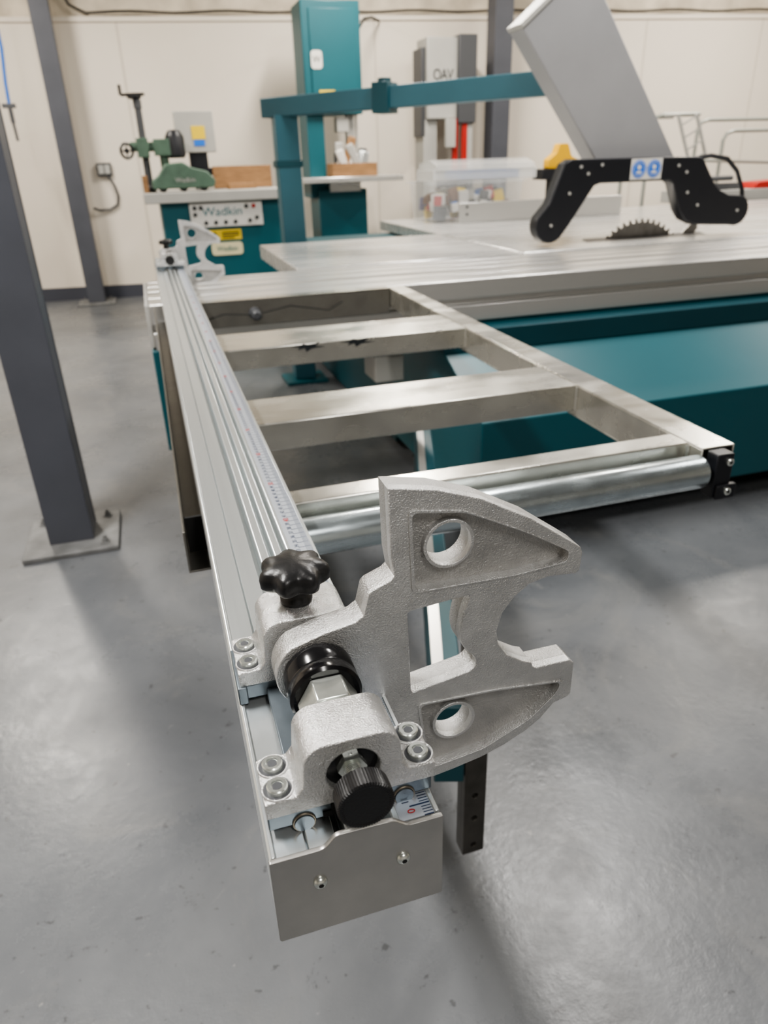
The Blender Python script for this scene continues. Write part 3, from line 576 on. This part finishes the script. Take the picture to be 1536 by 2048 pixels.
for k in range(60):
    x=random.uniform(1.89,2.43);y=4.885+.27*(k/60.)**1.2;z=.882+random.choice([0,.05,.09,.115]);h=random.uniform(.05,.09);b=B();w=random.uniform(.02,.045)
    b.box(x-w,x+w,y-.02,y+.02,z,z+h,mx=Matrix.Translation((x,y,z+h/2))@Matrix.Rotation(random.uniform(-.3,.3),4,'Y')@Matrix.Translation((-x,-y,-z-h/2)));finish(b,'box_content',random.choice([WHT,GREYP,BLUP,WHT,BROWN,GREYD,PUR,BLK,YELS,RED]),cb,.006)
tr=thing('plastic_tray','shallow clear tray holding a blue folder on the storage box','tray',(2.2,5.0,1.122))
b=B();openbox(b,1.86,2.62,4.88,5.2,1.122,1.19,flare=.0);b.prism([(4.86,1.19),(5.22,1.19),(5.20,1.23),(5.0,1.25),(4.88,1.22)],'x',1.88,2.6);finish(b,'tray_shell',mat('milky_plastic',(.80,.80,.78),.15),tr,.006).active_material.node_tree.nodes['Principled BSDF'].inputs['Alpha'].default_value=.38
b=B();b.box(2.05,2.5,4.9,5.15,1.128,1.18);finish(b,'blue_folder',BLUP,tr,.006)
yt=thing('yellow_tool','bright yellow plastic tool head on a black stand','tool',(2.95,5.1,.873))
b=B();b.prism(rnd([(2.82,1.17),(3.08,1.17),(3.07,1.22),(3.0,1.25),(2.97,1.33),(2.90,1.33),(2.88,1.27),(2.82,1.23)],.012),'y',5.08,5.16);finish(b,'tool_head',YEL,yt,.006)
b=B();b.box(2.76,3.10,5.05,5.2,1.10,1.17).box(2.85,2.9,5.08,5.16,.873,1.10).box(3.0,3.05,5.08,5.16,.873,1.10);finish(b,'stand',BLKP,yt,.004)
# ------------------------------------------------------------------ right hand rack and bench
rk=thing('tubular_rack','grey tubular steel rack with slanted rests','rack',(4.5,5.9,0))
RACK=mat('rack_green_grey',(.30,.31,.28),.4,.2)
b=B()
def rt(y):
    return [(4.15,y,0),(4.15,y,1.46),(4.19,y,1.51),(4.26,y,1.53),(4.62,y,1.53)]
b.tube(rt(5.8),.016).tube(rt(6.15),.016)
b.tube([(4.9,5.8,0),(4.9,5.8,1.33),(4.93,5.8,1.38),(5.0,5.8,1.40),(5.9,5.8,1.40)],.016).tube([(4.2,5.8,1.2),(5.9,5.8,1.12)],.013)
b.tube([(4.9,6.15,0),(4.9,6.15,1.43),(4.93,6.15,1.48),(5.0,6.15,1.50),(5.9,6.15,1.50)],.016)
finish(b,'rack_tube',RACK,rk)
def tilt(x,z):return Matrix.Translation((x,5.7,z))@Matrix.Rotation(-.45,4,'Y')@Matrix.Translation((-x,-5.7,-z))
b=B();b.box(4.42,4.435,5.60,5.63,1.15,1.60,mx=tilt(4.5,1.2)).box(4.58,4.595,5.60,5.63,1.15,1.52,mx=tilt(4.5,1.2)).box(4.42,4.435,5.92,5.95,1.15,1.60,mx=tilt(4.5,1.2))
for z in(1.20,1.30,1.40,1.5):b.box(4.435,4.58,5.60,5.61,z,z+.012,mx=tilt(4.5,1.2))
b.box(4.42,4.435,5.63,5.92,1.58,1.60,mx=tilt(4.5,1.2))
finish(b,'slanted_rest',GREYP,rk,.001)
rb=thing('crosscut_bench','grey metal bench with red crosscut head','bench',(5.0,5.6,0))
b=B();b.box(4.3,6.4,5.45,5.75,.86,.95).box(4.6,4.7,5.5,5.7,0,.86).box(6.2,6.3,5.5,5.7,0,.86);finish(b,'bench_rail',GREYP,rb,.004)
b=B();b.prism(rnd([(5.0,.95),(5.6,.95),(5.6,.99),(5.3,1.01),(5.05,1.0)],.015),'y',5.46,5.66);finish(b,'crosscut_head',RED,rb,.008)
b=B();b.box(4.35,4.9,5.50,5.6,.95,1.0).cyl((4.45,5.5,1.04),(4.8,5.5,1.04),.02);finish(b,'hold_down',GREYD,rb,.004)
# ------------------------------------------------------------------ wall fittings
so=thing('wall_socket','grey twin power socket with looped cable on wall','power socket',(-.32,wy(-.32),1.25))
b=B();b.box(-.38,-.24,wy(-.3)-.05,wy(-.3)-.008,1.19,1.31);finish(b,'socket_box',GREYD,so,.006)
b=B();b.box(-.365,-.315,wy(-.3)-.058,wy(-.3)-.05,1.21,1.29).box(-.305,-.255,wy(-.3)-.058,wy(-.3)-.05,1.21,1.29);finish(b,'socket_face',GREYP,so,.003)
yw=wy(-.3)-.03
b=B();b.tube([(-.28,yw,1.19),(-.24,yw,1.1),(-.22,yw,1.0),(-.24,yw,.92),(-.32,yw,.88),(-.42,yw,.875),(-.48,yw,.9)],.012,8);finish(b,'socket_cable',GREYD,so)
ah=thing('air_hose','blue air hose hanging beside the wall','hose',(-.95,7.8,1.46))
b=B();b.tube([(-.93,7.8,3.6),(-.93,7.8,2.6),(-.93,7.8,2.2),(-.96,7.8,1.95),(-.97,7.8,1.78)],.014,10);finish(b,'hose_line',BLUP,ah)
b=B();b.cyl((-.97,7.8,1.78),(-.97,7.8,1.64),.018).cyl((-.97,7.8,1.64),(-.965,7.8,1.50),.012).box(-1.03,-.92,7.78,7.82,1.755,1.79);finish(b,'hose_coupling',GREYD,ah,.003)
wc=thing('wall_cable','dark cable clipped along the cream wall top','cable',(0,wy(0),2.5))
pts=[]
for k in range(60):
    x=-1.0+k*.13;pts.append((x,wy(x)-.03,2.56+.008*math.sin(k*.9)))
pts=[(-.45,wy(-.45)-.03,3.2),(-.42,wy(-.42)-.03,2.75),(-.36,wy(-.36)-.03,2.62)]+[p for p in pts if p[0]>-.3]
b=B();b.tube(pts,.011,8);finish(b,'cable_run',CABLE,wc)
# ------------------------------------------------------------------ lights
def area(x,y,z,sx,sy,e,col=(1,.95,.88),rot=(0,0,0)):
    l=bpy.data.lights.new('ceiling_light','AREA');l.shape='RECTANGLE';l.size=sx;l.size_y=sy;l.energy=e;l.color=col
    o=bpy.data.objects.new('ceiling_light',l);o.location=(x,y,z);o.rotation_euler=rot;COL.objects.link(o);return o
NEU=(1,.968,.925)
for x,y,e,c in((-1.2,1.3,150,NEU),(2.1,2.8,95,NEU),(-1.5,6.2,135,None),(2.0,6.0,135,None),(5.6,2.4,85,NEU),(5.6,5.6,135,None),(.4,-1.6,65,NEU)):
    area(x,y,3.5,.22,1.2,e,c or (1,.93,.83))
w=bpy.data.worlds.new('world');sc.world=w;w.use_nodes=True;w.node_tree.nodes['Background'].inputs[0].default_value=(.9,.93,1,1);w.node_tree.nodes['Background'].inputs[1].default_value=.3
# ------------------------------------------------------------------ camera
f=1430.;p=math.radians(26.3);psi=math.radians(16.55);r=math.radians(1.8)
F=V((math.sin(psi)*math.cos(p),math.cos(psi)*math.cos(p),-math.sin(p)))
R0=V((math.cos(psi),-math.sin(psi),0));U0=R0.cross(F)
R=R0*math.cos(r)-U0*math.sin(r);U=U0*math.cos(r)+R0*math.sin(r)
cam=bpy.data.cameras.new('camera');co=bpy.data.objects.new('camera',cam);COL.objects.link(co)
cam.sensor_fit='HORIZONTAL';cam.sensor_width=36;cam.lens=f/1536*36;cam.clip_start=.02
m=Matrix((R,U,-F)).transposed().to_4x4();m.translation=V((0,0,1.27));co.matrix_world=m
cam.dof.use_dof=True;cam.dof.focus_distance=.50;cam.dof.aperture_fstop=12
sc.camera=co
